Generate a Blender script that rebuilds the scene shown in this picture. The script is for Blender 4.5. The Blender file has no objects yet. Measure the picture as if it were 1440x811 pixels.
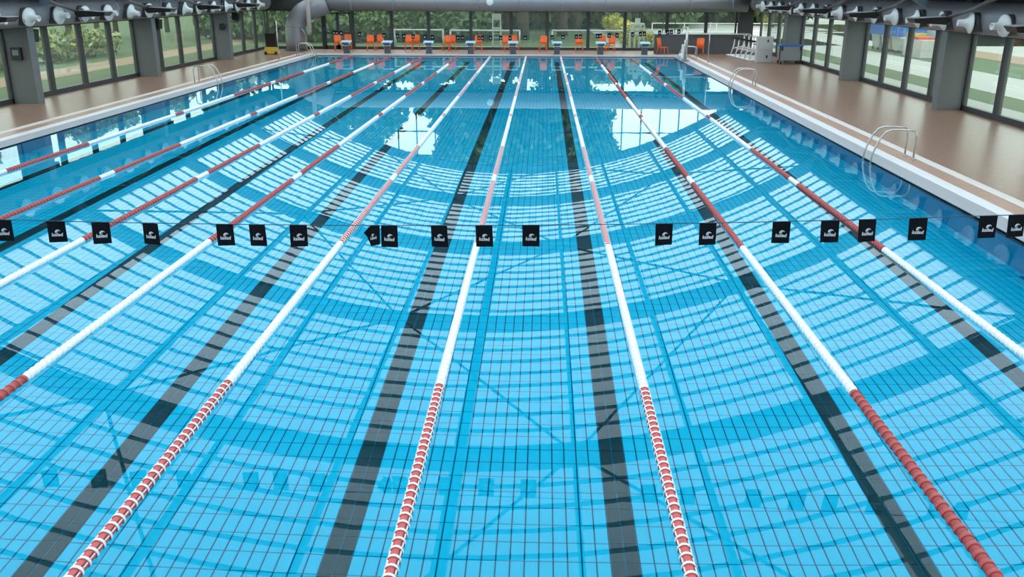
import bpy, bmesh, math, random
from mathutils import Vector, Matrix
random.seed(7)
S = bpy.context.scene
COL = S.collection

# ------------------------------------------------------------------ camera
cam_d = bpy.data.cameras.new('camera'); cam = bpy.data.objects.new('camera', cam_d); COL.objects.link(cam)
CAM_H = 3.785
fwd = Vector((-0.03184, 0.9465, -0.32112)).normalized()
rgt = Vector((0.9994, 0.03455, 0.00274)).normalized()
upv = rgt.cross(fwd).normalized(); rgt = fwd.cross(upv).normalized()
M = Matrix.Identity(4)
for i in range(3):
    M[i][0] = rgt[i]; M[i][1] = upv[i]; M[i][2] = -fwd[i]
M[0][3], M[1][3], M[2][3] = 0, 0, CAM_H
cam.matrix_world = M
cam_d.sensor_width = 36; cam_d.lens = 36 * 1242.43 / 1440
cam_d.clip_start = 0.05; cam_d.clip_end = 800
S.camera = cam

# ------------------------------------------------------------------ sky and exposure
W = bpy.data.worlds.new('overcast'); S.world = W; W.use_nodes = True
nt = W.node_tree; bg = nt.nodes['Background']
tc = nt.nodes.new('ShaderNodeTexCoord'); nz = nt.nodes.new('ShaderNodeTexNoise')
nz.inputs['Scale'].default_value = 3.0; nz.inputs['Detail'].default_value = 4
rp = nt.nodes.new('ShaderNodeValToRGB')
rp.color_ramp.elements[0].position = 0.25; rp.color_ramp.elements[0].color = (0.78, 0.86, 0.95, 1)
rp.color_ramp.elements[1].position = 0.7; rp.color_ramp.elements[1].color = (1, 1, 1, 1)
nt.links.new(tc.outputs['Generated'], nz.inputs['Vector']); nt.links.new(nz.outputs['Fac'], rp.inputs['Fac'])
nt.links.new(rp.outputs['Color'], bg.inputs['Color'])
bg.inputs['Strength'].default_value = 3.0
S.view_settings.view_transform = 'Standard'; S.view_settings.look = 'None'
S.view_settings.exposure = 0.0; S.view_settings.gamma = 1.0; S.view_settings.use_curve_mapping = False
S.cycles.max_bounces = 14; S.cycles.diffuse_bounces = 5; S.cycles.glossy_bounces = 6
S.cycles.transmission_bounces = 10; S.cycles.transparent_max_bounces = 24
S.cycles.caustics_refractive = True; S.cycles.caustics_reflective = True
S.cycles.use_denoising = True

# ------------------------------------------------------------------ materials
def lin(c):
    return tuple(((v/255)/12.92 if v/255 <= 0.04045 else ((v/255+0.055)/1.055)**2.4) for v in c) + (1,)
def mat(name, col, rough=0.6, metal=0.0, noise=0.0, nscale=8.0, spec=0.5, bump=0.0):
    m = bpy.data.materials.new(name); m.use_nodes = True
    n = m.node_tree; b = n.nodes['Principled BSDF']
    c = col if len(col) == 4 else tuple(col) + (1,)
    b.inputs['Base Color'].default_value = c; b.inputs['Roughness'].default_value = rough
    b.inputs['Metallic'].default_value = metal; b.inputs['Specular IOR Level'].default_value = spec
    if noise or bump:
        t = n.nodes.new('ShaderNodeTexCoord'); z = n.nodes.new('ShaderNodeTexNoise')
        z.inputs['Scale'].default_value = nscale; z.inputs['Detail'].default_value = 5
        n.links.new(t.outputs['Object'], z.inputs['Vector'])
        if noise:
            mx = n.nodes.new('ShaderNodeMix'); mx.data_type = 'RGBA'
            mx.inputs['A'].default_value = tuple(v*(1-noise) for v in c[:3]) + (1,)
            mx.inputs['B'].default_value = tuple(min(1, v*(1+noise)) for v in c[:3]) + (1,)
            n.links.new(z.outputs['Fac'], mx.inputs['Factor']); n.links.new(mx.outputs['Result'], b.inputs['Base Color'])
        if bump:
            bp = n.nodes.new('ShaderNodeBump'); bp.inputs['Strength'].default_value = bump
            n.links.new(z.outputs['Fac'], bp.inputs['Height']); n.links.new(bp.outputs['Normal'], b.inputs['Normal'])
    return m
def grid_mat(name, tile, grout, sx, sy, gap, ax=(0, 1), off=(0, 0), rough=0.35, noise=0.12, spec=0.5):
    """rectangular tiles laid on two world axes, grout lines between"""
    m = bpy.data.materials.new(name); m.use_nodes = True
    n = m.node_tree; b = n.nodes['Principled BSDF']; b.inputs['Roughness'].default_value = rough
    b.inputs['Specular IOR Level'].default_value = spec
    g = n.nodes.new('ShaderNodeNewGeometry'); sp = n.nodes.new('ShaderNodeSeparateXYZ')
    n.links.new(g.outputs['Position'], sp.inputs[0])
    def math_(op, a, v=None):
        k = n.nodes.new('ShaderNodeMath'); k.operation = op
        if hasattr(a, 'links'): n.links.new(a, k.inputs[0])
        else: k.inputs[0].default_value = a
        if v is not None:
            if hasattr(v, 'links'): n.links.new(v, k.inputs[1])
            else: k.inputs[1].default_value = v
        return k.outputs[0]
    fr = []; fl = []
    for a, s, o in ((ax[0], sx, off[0]), (ax[1], sy, off[1])):
        q = math_('DIVIDE', math_('SUBTRACT', sp.outputs[a], o), s)
        f = math_('FRACT', q); fl.append(math_('FLOOR', q))
        fr.append(math_('LESS_THAN', math_('MULTIPLY', math_('ABSOLUTE', math_('SUBTRACT', math_('FRACT', math_('ADD', f, 0.5)), 0.5)), s), gap/2))
    line = math_('MAXIMUM', fr[0], fr[1])
    cx = n.nodes.new('ShaderNodeCombineXYZ'); n.links.new(fl[0], cx.inputs[0]); n.links.new(fl[1], cx.inputs[1])
    wn = n.nodes.new('ShaderNodeTexWhiteNoise'); wn.noise_dimensions = '2D'; n.links.new(cx.outputs[0], wn.inputs['Vector'])
    c1 = n.nodes.new('ShaderNodeMix'); c1.data_type = 'RGBA'
    c1.inputs['A'].default_value = tuple(v*(1-noise) for v in tile[:3]) + (1,); c1.inputs['B'].default_value = tuple(min(1, v*(1+noise)) for v in tile[:3]) + (1,)
    n.links.new(wn.outputs['Value'], c1.inputs['Factor'])
    c2 = n.nodes.new('ShaderNodeMix'); c2.data_type = 'RGBA'; c2.inputs['B'].default_value = tuple(grout[:3]) + (1,)
    n.links.new(line, c2.inputs['Factor']); n.links.new(c1.outputs['Result'], c2.inputs['A'])
    n.links.new(c2.outputs['Result'], b.inputs['Base Color'])
    return m
def glass_mat(name, tint, haze=0.0):
    m = bpy.data.materials.new(name); m.use_nodes = True; n = m.node_tree
    n.nodes.remove(n.nodes['Principled BSDF']); out = n.nodes['Material Output']
    tr = n.nodes.new('ShaderNodeBsdfTransparent'); tr.inputs['Color'].default_value = tint
    gl = n.nodes.new('ShaderNodeBsdfGlossy'); gl.inputs['Roughness'].default_value = 0.02
    fr = n.nodes.new('ShaderNodeFresnel'); fr.inputs['IOR'].default_value = 1.7   # double glazing
    mx = n.nodes.new('ShaderNodeMixShader')
    ge = n.nodes.new('ShaderNodeNewGeometry'); fa = n.nodes.new('ShaderNodeMath'); fa.operation = 'SUBTRACT'; fa.use_clamp = True   # reflect on the entry face only
    n.links.new(fr.outputs[0], fa.inputs[0]); n.links.new(ge.outputs['Backfacing'], fa.inputs[1])
    n.links.new(fa.outputs[0], mx.inputs[0]); n.links.new(tr.outputs[0], mx.inputs[1]); n.links.new(gl.outputs[0], mx.inputs[2])
    last = mx
    if haze:
        df = n.nodes.new('ShaderNodeBsdfTranslucent'); df.inputs['Color'].default_value = (0.75, 0.85, 0.8, 1)
        m2 = n.nodes.new('ShaderNodeMixShader'); m2.inputs[0].default_value = haze
        n.links.new(mx.outputs[0], m2.inputs[1]); n.links.new(df.outputs[0], m2.inputs[2]); last = m2
    n.links.new(last.outputs[0], out.inputs['Surface'])
    return m
def water_mat():
    m = bpy.data.materials.new('pool_water'); m.use_nodes = True; n = m.node_tree
    n.nodes.remove(n.nodes['Principled BSDF']); out = n.nodes['Material Output']
    rf = n.nodes.new('ShaderNodeBsdfRefraction'); rf.inputs['IOR'].default_value = 1.333; rf.inputs['Roughness'].default_value = 0.0
    rf.inputs['Color'].default_value = (0.5, 0.97, 1, 1)
    gl = n.nodes.new('ShaderNodeBsdfGlossy'); gl.inputs['Roughness'].default_value = 0.0; gl.inputs['Color'].default_value = (0.84, 0.97, 1, 1)
    fr = n.nodes.new('ShaderNodeFresnel'); fr.inputs['IOR'].default_value = 1.333
    g = n.nodes.new('ShaderNodeMixShader')
    n.links.new(fr.outputs[0], g.inputs[0]); n.links.new(rf.outputs[0], g.inputs[1]); n.links.new(gl.outputs[0], g.inputs[2])
    t = n.nodes.new('ShaderNodeTexCoord')
    z1 = n.nodes.new('ShaderNodeTexNoise'); z1.inputs['Scale'].default_value = 1.6; z1.inputs['Detail'].default_value = 2
    mp = n.nodes.new('ShaderNodeMapping'); mp.inputs['Scale'].default_value = (1.0, 0.7, 1)
    n.links.new(t.outputs['Object'], mp.inputs[0]); n.links.new(mp.outputs[0], z1.inputs['Vector'])
    bp = n.nodes.new('ShaderNodeBump'); bp.inputs['Strength'].default_value = 1.0; bp.inputs['Distance'].default_value = 0.00045
    n.links.new(z1.outputs['Fac'], bp.inputs['Height']); [n.links.new(bp.outputs[0], k.inputs['Normal']) for k in (rf, gl, fr)]
    n.links.new(g.outputs[0], out.inputs['Surface'])
    return m
def roof_mat():
    m = bpy.data.materials.new('translucent_roof_sheet'); m.use_nodes = True; n = m.node_tree
    n.nodes.remove(n.nodes['Principled BSDF']); out = n.nodes['Material Output']
    tl = n.nodes.new('ShaderNodeBsdfTranslucent'); tl.inputs['Color'].default_value = (0.76, 0.85, 0.90, 1)
    df = n.nodes.new('ShaderNodeBsdfDiffuse'); df.inputs['Color'].default_value = (0.8, 0.82, 0.84, 1)
    mx = n.nodes.new('ShaderNodeMixShader'); mx.inputs[0].default_value = 0.18
    n.links.new(tl.outputs[0], mx.inputs[1]); n.links.new(df.outputs[0], mx.inputs[2]); n.links.new(mx.outputs[0], out.inputs['Surface'])
    return m
def leaf_mat(name, a, b_):
    m = bpy.data.materials.new(name); m.use_nodes = True; n = m.node_tree
    b = n.nodes['Principled BSDF']; b.inputs['Roughness'].default_value = 0.6
    g = n.nodes.new('ShaderNodeTexCoord'); wn = n.nodes.new('ShaderNodeTexNoise'); wn.inputs['Scale'].default_value = 2.3
    r = n.nodes.new('ShaderNodeValToRGB'); r.color_ramp.elements[0].color = tuple(a) + (1,); r.color_ramp.elements[1].color = tuple(b_) + (1,)
    r.color_ramp.elements[0].position = 0.35; r.color_ramp.elements[1].position = 0.65
    n.links.new(g.outputs['Object'], wn.inputs['Vector']); n.links.new(wn.outputs['Fac'], r.inputs['Fac']); n.links.new(r.outputs['Color'], b.inputs['Base Color'])
    return m

POOL_TILE = (0.004, 0.68, 0.93); GROUT = (0.003, 0.12, 0.21); DARK_TILE = (0.009, 0.010, 0.018)
TX, TY = 0.125, 0.25
LINE0 = -1.73
OFFX = LINE0                      # a lane line is two tiles wide, its middle on a joint
M_ = {}
M_['tile'] = mat('pool_tile_blue', POOL_TILE, 0.3, noise=0.05, nscale=1.2)
M_['tile_dark'] = mat('pool_tile_black', DARK_TILE, 0.3)
M_['grout'] = mat('pool_grout', GROUT, 0.8)
M_['floor_far'] = grid_mat('pool_tile_field', POOL_TILE, GROUT, TX, TY, 0.011, (0, 1), (OFFX, 0), 0.3, 0.05)
M_['line_far'] = grid_mat('lane_line_tiles', DARK_TILE, (0.006, 0.007, 0.01), TX, TY, 0.008, (0, 1), (OFFX, 0), 0.3, 0.1)
M_['wall_side'] = grid_mat('pool_wall_tiles_side', (0.01, 0.36, 0.60), (0.008, 0.16, 0.28), 0.125, 0.25, 0.01, (1, 2), (0, 0), 0.3, 0.06)
M_['wall_end'] = grid_mat('pool_wall_tiles_end', (0.01, 0.36, 0.60), (0.008, 0.16, 0.28), 0.125, 0.25, 0.01, (0, 2), (OFFX, 0), 0.3, 0.06)
M_['water'] = water_mat()
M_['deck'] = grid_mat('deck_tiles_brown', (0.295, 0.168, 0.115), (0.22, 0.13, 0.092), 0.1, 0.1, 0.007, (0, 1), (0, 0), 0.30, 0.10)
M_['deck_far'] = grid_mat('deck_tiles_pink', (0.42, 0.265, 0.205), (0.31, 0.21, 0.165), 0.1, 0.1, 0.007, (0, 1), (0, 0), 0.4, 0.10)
M_['coping'] = mat('white_coping', (0.68, 0.68, 0.675), 0.45, noise=0.08, nscale=1.5)
M_['grate'] = mat('grey_gutter_slats', (0.40, 0.42, 0.43), 0.5)
M_['gutter'] = mat('gutter_trough', (0.17, 0.20, 0.23), 0.6)
M_['stripe'] = mat('pale_strip_tiles', (0.66, 0.60, 0.55), 0.5, noise=0.08, nscale=4)
M_['tan'] = grid_mat('tan_strip_tiles', (0.42, 0.25, 0.17), (0.30, 0.19, 0.14), 0.1, 0.1, 0.006, (0, 1), (0.02, 0), 0.35, 0.08)
M_['frame'] = mat('dark_grey_frame', (0.045, 0.047, 0.05), 0.5)
M_['pillar'] = mat('grey_painted_concrete', (0.155, 0.165, 0.16), 0.6, noise=0.06, nscale=2)
M_['band'] = mat('charcoal_wall', (0.06, 0.062, 0.066), 0.7)
M_['glass'] = glass_mat('green_glass', (0.82, 0.90, 0.85, 1), 0.03)
M_['glass_clear'] = glass_mat('clear_glass', (0.92, 0.96, 0.94, 1), 0.0)
M_['roof'] = roof_mat()
M_['steel_dark'] = mat('blue_grey_beams', (0.10, 0.16, 0.20), 0.6)
M_['rod'] = mat('dark_rods', (0.03, 0.04, 0.05), 0.5)
M_['near_wall'] = mat('pale_grey_wall', (0.45, 0.47, 0.48), 0.8)
M_['duct'] = mat('grey_duct_metal', (0.27, 0.27, 0.28), 0.42, 0.35, noise=0.08, nscale=1.5)
M_['duct_dark'] = mat('duct_collar_dark', (0.055, 0.06, 0.07), 0.5)
M_['nozzle'] = mat('white_plastic', (0.78, 0.82, 0.79), 0.4)
M_['black'] = mat('black_plastic', (0.012, 0.012, 0.013), 0.4)
M_['black_metal'] = mat('black_metal', (0.03, 0.03, 0.032), 0.35, 0.5)
M_['lens'] = mat('floodlight_lit_top', (0.55, 0.57, 0.6), 0.1, 0.2)  # no lens: pale top plate, daylight from above put into its colour
M_['arm'] = mat('grey_brown_arm', (0.17, 0.155, 0.15), 0.45, 0.4)
M_['chrome'] = mat('brushed_stainless', (0.55, 0.54, 0.51), 0.24, 0.95)
M_['flag'] = mat('black_flag_cloth', (0.005, 0.007, 0.010), 0.8, spec=0.15)
M_['print'] = mat('white_print', (0.75, 0.76, 0.78), 0.6)
M_['cord'] = mat('dark_blue_cord', (0.02, 0.07, 0.11), 0.6)
M_['red'] = mat('float_red', (0.36, 0.045, 0.042), 0.4)  # groove red, darkened to stand for shade between the discs
M_['red_lit'] = mat('float_red_lit_rim', (0.47, 0.075, 0.062), 0.4)  # rim red, lightened to carry the highlight on each disc
M_['pink'] = mat('float_core_red', (0.58, 0.10, 0.095), 0.4)
M_['white'] = mat('float_white', (0.86, 0.86, 0.83), 0.4)
M_['orange'] = mat('orange_plastic', (0.86, 0.16, 0.025), 0.45)
M_['block_top'] = mat('pale_blue_platform', (0.34, 0.60, 0.74), 0.5)
M_['block_leg'] = mat('grey_block_leg', (0.085, 0.09, 0.095), 0.5)
M_['grass'] = mat('lawn', (0.075, 0.115, 0.04), 0.9, noise=0.35, nscale=0.7)
M_['path'] = mat('pale_concrete_path', (0.40, 0.395, 0.37), 0.85, noise=0.12, nscale=1.0)
M_['soil'] = mat('brown_strip', (0.30, 0.20, 0.13), 0.9, noise=0.2, nscale=2)
M_['bark'] = mat('tree_bark', (0.10, 0.075, 0.055), 0.9, noise=0.3, nscale=6)
M_['leaf'] = leaf_mat('leaf_green', (0.04, 0.09, 0.026), (0.11, 0.18, 0.06))
M_['leaf_pale'] = leaf_mat('leaf_pale', (0.17, 0.22, 0.08), (0.36, 0.40, 0.17))
M_['leaf_yellow'] = leaf_mat('leaf_yellow', (0.30, 0.30, 0.04), (0.62, 0.55, 0.08))
M_['pipe_white'] = mat('white_paint', (0.80, 0.79, 0.76), 0.4)
M_['counter'] = mat('grey_counter_panel', (0.085, 0.085, 0.088), 0.5, noise=0.05, nscale=3)
M_['counter_top'] = mat('pale_counter_top', (0.50, 0.50, 0.48), 0.4)
M_['grey_box'] = mat('pale_grey_plastic', (0.50, 0.50, 0.49), 0.5)
M_['mid_grey'] = mat('mid_grey_plastic', (0.24, 0.25, 0.26), 0.5)
M_['blue'] = mat('blue_tarpaulin', (0.02, 0.12, 0.42), 0.6, noise=0.1, nscale=2)
M_['yellow'] = mat('yellow_plastic', (0.65, 0.40, 0.04), 0.5)
M_['beige'] = mat('beige_pipe', (0.34, 0.32, 0.28), 0.5)
M_['red_cover'] = mat('red_cover', (0.55, 0.08, 0.05), 0.5)

# ------------------------------------------------------------------ mesh builder
class MB:
    def __init__(s): s.v = []; s.f = []; s.m = []
    def add(s, vs, fs, mi=0):
        o = len(s.v); s.v += [tuple(v) for v in vs]; s.f += [tuple(i+o for i in f) for f in fs]; s.m += [mi]*len(fs); return s
    def box(s, x0, x1, y0, y1, z0, z1, mi=0):
        return s.add([(x0,y0,z0),(x1,y0,z0),(x1,y1,z0),(x0,y1,z0),(x0,y0,z1),(x1,y0,z1),(x1,y1,z1),(x0,y1,z1)],
              [(3,2,1,0),(4,5,6,7),(0,1,5,4),(1,2,6,5),(2,3,7,6),(3,0,4,7)], mi)
    def hexa(s, bot, top, mi=0):
        return s.add(list(bot)+list(top), [(3,2,1,0),(4,5,6,7),(0,1,5,4),(1,2,6,5),(2,3,7,6),(3,0,4,7)], mi)
    def bar(s, a, b, w, h=None, mi=0):
        a, b = Vector(a), Vector(b); d = (b-a).normalized(); h = h or w
        u = d.cross(Vector((0,0,1)));
        if u.length < 1e-3: u = Vector((1,0,0))
        u.normalize(); v = u.cross(d)
        q = [(-1,-1),(1,-1),(1,1),(-1,1)]
        return s.hexa([a+u*w/2*i+v*h/2*j for i,j in q], [b+u*w/2*i+v*h/2*j for i,j in q], mi)
    def tube(s, pts, r, n=8, mi=0, caps=True):
        pts = [Vector(p) for p in pts]; N = len(pts); rr = r if isinstance(r, (list, tuple)) else [r]*N
        vs = []; u = None
        for i, p in enumerate(pts):
            d = (pts[min(i+1,N-1)]-pts[max(i-1,0)]).normalized()
            if u is None:
                u = d.cross(Vector((0,0,1)))
                if u.length < 1e-3: u = d.cross(Vector((1,0,0)))
            u = (u - d*u.dot(d)).normalized(); v = d.cross(u)
            vs += [p+(u*math.cos(2*math.pi*k/n)+v*math.sin(2*math.pi*k/n))*rr[i] for k in range(n)]
        fs = [(i*n+k, i*n+(k+1)%n, (i+1)*n+(k+1)%n, (i+1)*n+k) for i in range(N-1) for k in range(n)]
        if caps: fs += [tuple(range(n))[::-1], tuple((N-1)*n+k for k in range(n))]
        return s.add(vs, fs, mi)
    def lathe(s, o, ax, prof, n=16, mi=0):
        """prof: (t along axis, radius) list, or (t, r, material)"""
        o = Vector(o); ax = Vector(ax).normalized(); u = ax.cross(Vector((0,0,1)))
        if u.length < 1e-3: u = Vector((1,0,0))
        u.normalize(); v = ax.cross(u); vs = []
        for p in prof: vs += [o+ax*p[0]+(u*math.cos(2*math.pi*k/n)+v*math.sin(2*math.pi*k/n))*p[1] for k in range(n)]
        base = len(s.v); s.v += [tuple(x) for x in vs]
        for i in range(len(prof)-1):
            m = prof[i][2] if len(prof[i]) > 2 else mi
            for k in range(n):
                s.f.append((base+i*n+k, base+i*n+(k+1)%n, base+(i+1)*n+(k+1)%n, base+(i+1)*n+k)); s.m.append(m)
        s.f.append(tuple(base+k for k in range(n))[::-1]); s.m.append(prof[0][2] if len(prof[0]) > 2 else mi)
        L = (len(prof)-1)*n; s.f.append(tuple(base+L+k for k in range(n))); s.m.append(prof[-2][2] if len(prof[-2]) > 2 else mi)
        return s
    def mesh(s, name, mats, smooth=False):
        me = bpy.data.meshes.new(name); me.from_pydata(s.v, [], s.f)
        for m in (mats if isinstance(mats, (list, tuple)) else [mats]): me.materials.append(m)
        me.polygons.foreach_set('material_index', s.m)
        if smooth: me.polygons.foreach_set('use_smooth', [True]*len(s.f))
        me.update()
        bm = bmesh.new(); bm.from_mesh(me); bmesh.ops.recalc_face_normals(bm, faces=bm.faces); bm.to_mesh(me); bm.free()
        return me
    def build(s, name, mats, parent=None, smooth=False, loc=None):
        return link(name, s.mesh(name, mats, smooth), parent, loc)
def link(name, me, parent=None, loc=None, rot=None):
    o = bpy.data.objects.new(name, me); COL.objects.link(o)
    if parent: o.parent = parent
    if loc: o.location = loc
    if rot: o.rotation_euler = rot
    return o
def tag(o, label=None, cat=None, group=None, kind=None):
    if label: o['label'] = label
    if cat: o['category'] = cat
    if group: o['group'] = group
    if kind: o['kind'] = kind
    return o
def thing(name, label, cat, loc=(0,0,0), rz=0, group=None):
    o = bpy.data.objects.new(name, None); COL.objects.link(o); o.empty_display_size = 0.2
    o.location = loc; o.rotation_euler = (0,0,rz)
    return tag(o, label, cat, group)
def kids(o): return [c for c in bpy.data.objects if c.parent == o]
def dup(root, loc, rz=None, label=None, tree=None):
    """copies a thing, its parts and sub-parts; tree = [(part, [subparts])]"""
    r = root.copy(); COL.objects.link(r); r.location = loc
    if rz is not None: r.rotation_euler = (0,0,rz)
    if label: r['label'] = label
    for p, subs in tree:
        c = p.copy(); COL.objects.link(c); c.parent = r
        for q in subs:
            d = q.copy(); COL.objects.link(d); d.parent = c
    return r
def tree_of(root): return [(p, kids(p)) for p in kids(root)]
def struct(o, label, cat): return tag(o, label, cat, kind='structure')

# ------------------------------------------------------------------ dimensions (metres; water at z=0, length along y)
PX0, PX1, PY0, PY1, DEPTH = -13.37, 7.63, 3.54, 53.54, 1.65
DK = 0.10                                  # deck
WL, WR, YN, YF = -17.75, 13.6, -2.0, 58.0   # walls
PIL = [-1.8, 10.35, 20.0, 29.65, 39.3, 48.95, 58.3]
RC, RR, RZ = -2.15, 26.3, 7.9-26.3
def arc(x): return RZ + math.sqrt(RR*RR-(x-RC)**2)
SPL, SPR = -16.3, 12.0

# ------------------------------------------------------------------ pool basin
b = MB()
NEAR_Y = 13.5
b.add([(PX0,PY0,-DEPTH-0.008),(PX1,PY0,-DEPTH-0.008),(PX1,NEAR_Y,-DEPTH-0.008),(PX0,NEAR_Y,-DEPTH-0.008)], [(0,1,2,3)], 0)
b.add([(PX0,NEAR_Y,-DEPTH-0.008),(PX1,NEAR_Y,-DEPTH-0.008),(PX1,NEAR_Y,-DEPTH),(PX0,NEAR_Y,-DEPTH)], [(0,1,2,3)], 0)
b.add([(PX0,NEAR_Y,-DEPTH),(PX1,NEAR_Y,-DEPTH),(PX1,PY1,-DEPTH),(PX0,PY1,-DEPTH)], [(0,1,2,3)], 1)
basin = bpy.data.objects.new('pool_floor', None)
me = bpy.data.meshes.new('pool_floor'); me.from_pydata(b.v, [], b.f)
for m in (M_['grout'], M_['floor_far']): me.materials.append(m)
me.polygons.foreach_set('material_index', b.m)
basin = link('pool_floor', me); struct(basin, 'light blue tiled pool floor with black lane lines under the water', 'pool')
def tile_mesh(name, m):
    t = MB(); g = 0.0055; c = 0.003
    x0, x1, y0, y1 = g, TX-g, g*0.7, TY-g*0.7
    t.add([(x0,y0,-0.008),(x1,y0,-0.008),(x1,y1,-0.008),(x0,y1,-0.008),
           (x0+c,y0+c,0),(x1-c,y0+c,0),(x1-c,y1-c,0),(x0+c,y1-c,0)],
          [(4,5,6,7),(0,1,5,4),(1,2,6,5),(2,3,7,6),(3,0,4,7)])
    return t.mesh(name, m)
TB, TD = tile_mesh('tile', M_['tile']), tile_mesh('tile_dark', M_['tile_dark'])
tv = [v.co.copy() for v in TB.vertices]; tf = [tuple(p.vertices) for p in TB.polygons]
mass = MB(); count = 0
rng = random.Random(3)
for j in range(int(4.75/TY), int(NEAR_Y/TY)):
    y = j*TY
    xl, xr = -4.4-max(0, y-6)*0.80, 4.1+max(0, y-6)*0.72
    i0, i1 = math.floor((PX0-OFFX)/TX)+1, math.floor((PX1-OFFX)/TX)-1
    for i in range(i0, i1+1):
        x = OFFX + i*TX
        dark = (i % 20) in (0, 19) and y >= PY0+2.0-0.4
        near = 5.95 <= y < 7.2 and xl+0.35 <= x <= xr-0.3
        if near and count < 296:
            o = link('tile', TD if dark else TB, basin, (x, y, -DEPTH + rng.uniform(-0.0008, 0.0006))); count += 1
        else:
            dz = rng.uniform(-0.0008, 0.0006)
            mass.add([(v.x+x, v.y+y, v.z-DEPTH+dz) for v in tv], tf, 1 if dark else 0)
ti = mass.build('tile_field', [M_['tile'], M_['tile_dark']], basin); ti['kind'] = 'stuff'
for i in range(-4, 4):
    x = LINE0 + 2.5*i
    l = MB().box(x-TX, x+TX, NEAR_Y, PY1-2.0, -DEPTH-0.01, -DEPTH+0.002).box(x-0.5, x+0.5, PY1-2.25, PY1-2.0, -DEPTH-0.01, -DEPTH+0.0025)
    l.build('lane_line', M_['line_far'], basin)
# basin walls
for nm, q, m, lb in (
    ('pool_wall_left', [(PX0,PY0,-DEPTH-.008),(PX0,PY1,-DEPTH-.008),(PX0,PY1,0.02),(PX0,PY0,0.02)], 'wall_side', 'blue tiled side of the pool below the left deck'),
    ('pool_wall_right', [(PX1,PY1,-DEPTH-.008),(PX1,PY0,-DEPTH-.008),(PX1,PY0,0.02),(PX1,PY1,0.02)], 'wall_side', 'blue tiled side of the pool below the right deck'),
    ('pool_wall_far', [(PX0,PY1,-DEPTH-.008),(PX1,PY1,-DEPTH-.008),(PX1,PY1,0.02),(PX0,PY1,0.02)], 'wall_end', 'blue tiled end of the pool below the starting blocks'),
    ('pool_wall_near', [(PX1,PY0,-DEPTH-.008),(PX0,PY0,-DEPTH-.008),(PX0,PY0,0.02),(PX1,PY0,0.02)], 'wall_end', 'blue tiled near end of the pool')):
    w = bpy.data.meshes.new(nm); w.from_pydata(q, [], [(0,1,2,3)]); w.materials.append(M_[m]); struct(link(nm, w), lb, 'wall')
w = bpy.data.meshes.new('water'); e = 0.0
w.from_pydata([(PX0,PY0,0),(PX1,PY0,0),(PX1,PY1,0),(PX0,PY1,0)], [], [(0,1,2,3)]); w.materials.append(M_['water'])
struct(link('water', w), 'calm clear blue pool water reflecting the vaulted roof', 'water')

# ------------------------------------------------------------------ deck, coping, gutter
CW, GW = 0.59, 0.30      # coping band, grated part of it
TW, SW = 0.39, 0.24      # tan band, pale stripe
def frame_ring(mb, d0, d1, z0, z1, mi=0):
    """ring round the pool between offsets d0 and d1"""
    a, c = (PX0-d0, PX1+d0, PY0-d0, PY1+d0), (PX0-d1, PX1+d1, PY0-d1, PY1+d1)
    mb.box(c[0], a[0], c[2], c[3], z0, z1, mi); mb.box(a[1], c[1], c[2], c[3], z0, z1, mi)
    mb.box(a[0], a[1], c[2], a[2], z0, z1, mi); mb.box(a[0], a[1], a[3], c[3], z0, z1, mi)
    return mb
fl = MB()
D1 = CW+TW+SW
fl.box(WL-0.3, PX0-D1, YN-0.3, YF+0.4, -0.3, DK); fl.box(PX1+D1, WR+0.3, YN-0.3, YF+0.4, -0.3, DK)
fl.box(PX0-D1, PX1+D1, YN-0.3, PY0-D1, -0.3, DK)
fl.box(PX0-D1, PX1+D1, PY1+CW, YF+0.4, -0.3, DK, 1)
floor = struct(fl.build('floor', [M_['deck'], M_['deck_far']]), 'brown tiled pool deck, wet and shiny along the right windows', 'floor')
t = MB()
for x0, x1 in ((PX0-CW-TW, PX0-CW), (PX1+CW, PX1+CW+TW)): t.box(x0, x1, PY0-D1, PY1+CW, -0.3, DK-0.004)
t.build('tan_strip', M_['tan'], floor)
t = MB()
for x0, x1 in ((PX0-D1, PX0-CW-TW), (PX1+CW+TW, PX1+D1)): t.box(x0, x1, PY0-D1, PY1+CW, -0.3, DK+0.004)
t.build('pale_strip', M_['stripe'], floor)
cp = MB(); frame_ring(cp, GW, CW, -0.25, DK)
def slope(x_in, x_out, z_in=0.015, z_out=DK-0.012): pass
trim = struct(cp.build('trim_1', M_['coping']), 'white coping rim around the pool edge', 'coping')
gu = MB(); frame_ring(gu, 0.0, GW, -0.2, 0.012); gu.build('gutter', M_['gutter'], trim)
gs = MB()
step = 0.045
n = int((PY1-PY0)/step)
for side in (0, 1):
    xi, xo = (PX0, PX0-GW) if side == 0 else (PX1, PX1+GW)
    for k in range(n+6):
        y = PY0+k*step
        if y > PY1: break
        gs.hexa([(xi,y,0.012),(xo,y,DK-0.03),(xo,y+0.03,DK-0.03),(xi,y+0.03,0.012)], [(xi,y,0.03),(xo,y,DK-0.006),(xo,y+0.03,DK-0.006),(xi,y+0.03,0.03)])
n2 = int((PX1-PX0)/step)
for k in range(n2):
    x = PX0+k*step
    gs.hexa([(x,PY1,0.012),(x+0.03,PY1,0.012),(x+0.03,PY1+GW,DK-0.03),(x,PY1+GW,DK-0.03)], [(x,PY1,0.03),(x+0.03,PY1,0.03),(x+0.03,PY1+GW,DK-0.006),(x,PY1+GW,DK-0.006)])
g = gs.build('grate_slats', M_['grate'], trim); g['kind'] = 'stuff'

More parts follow.
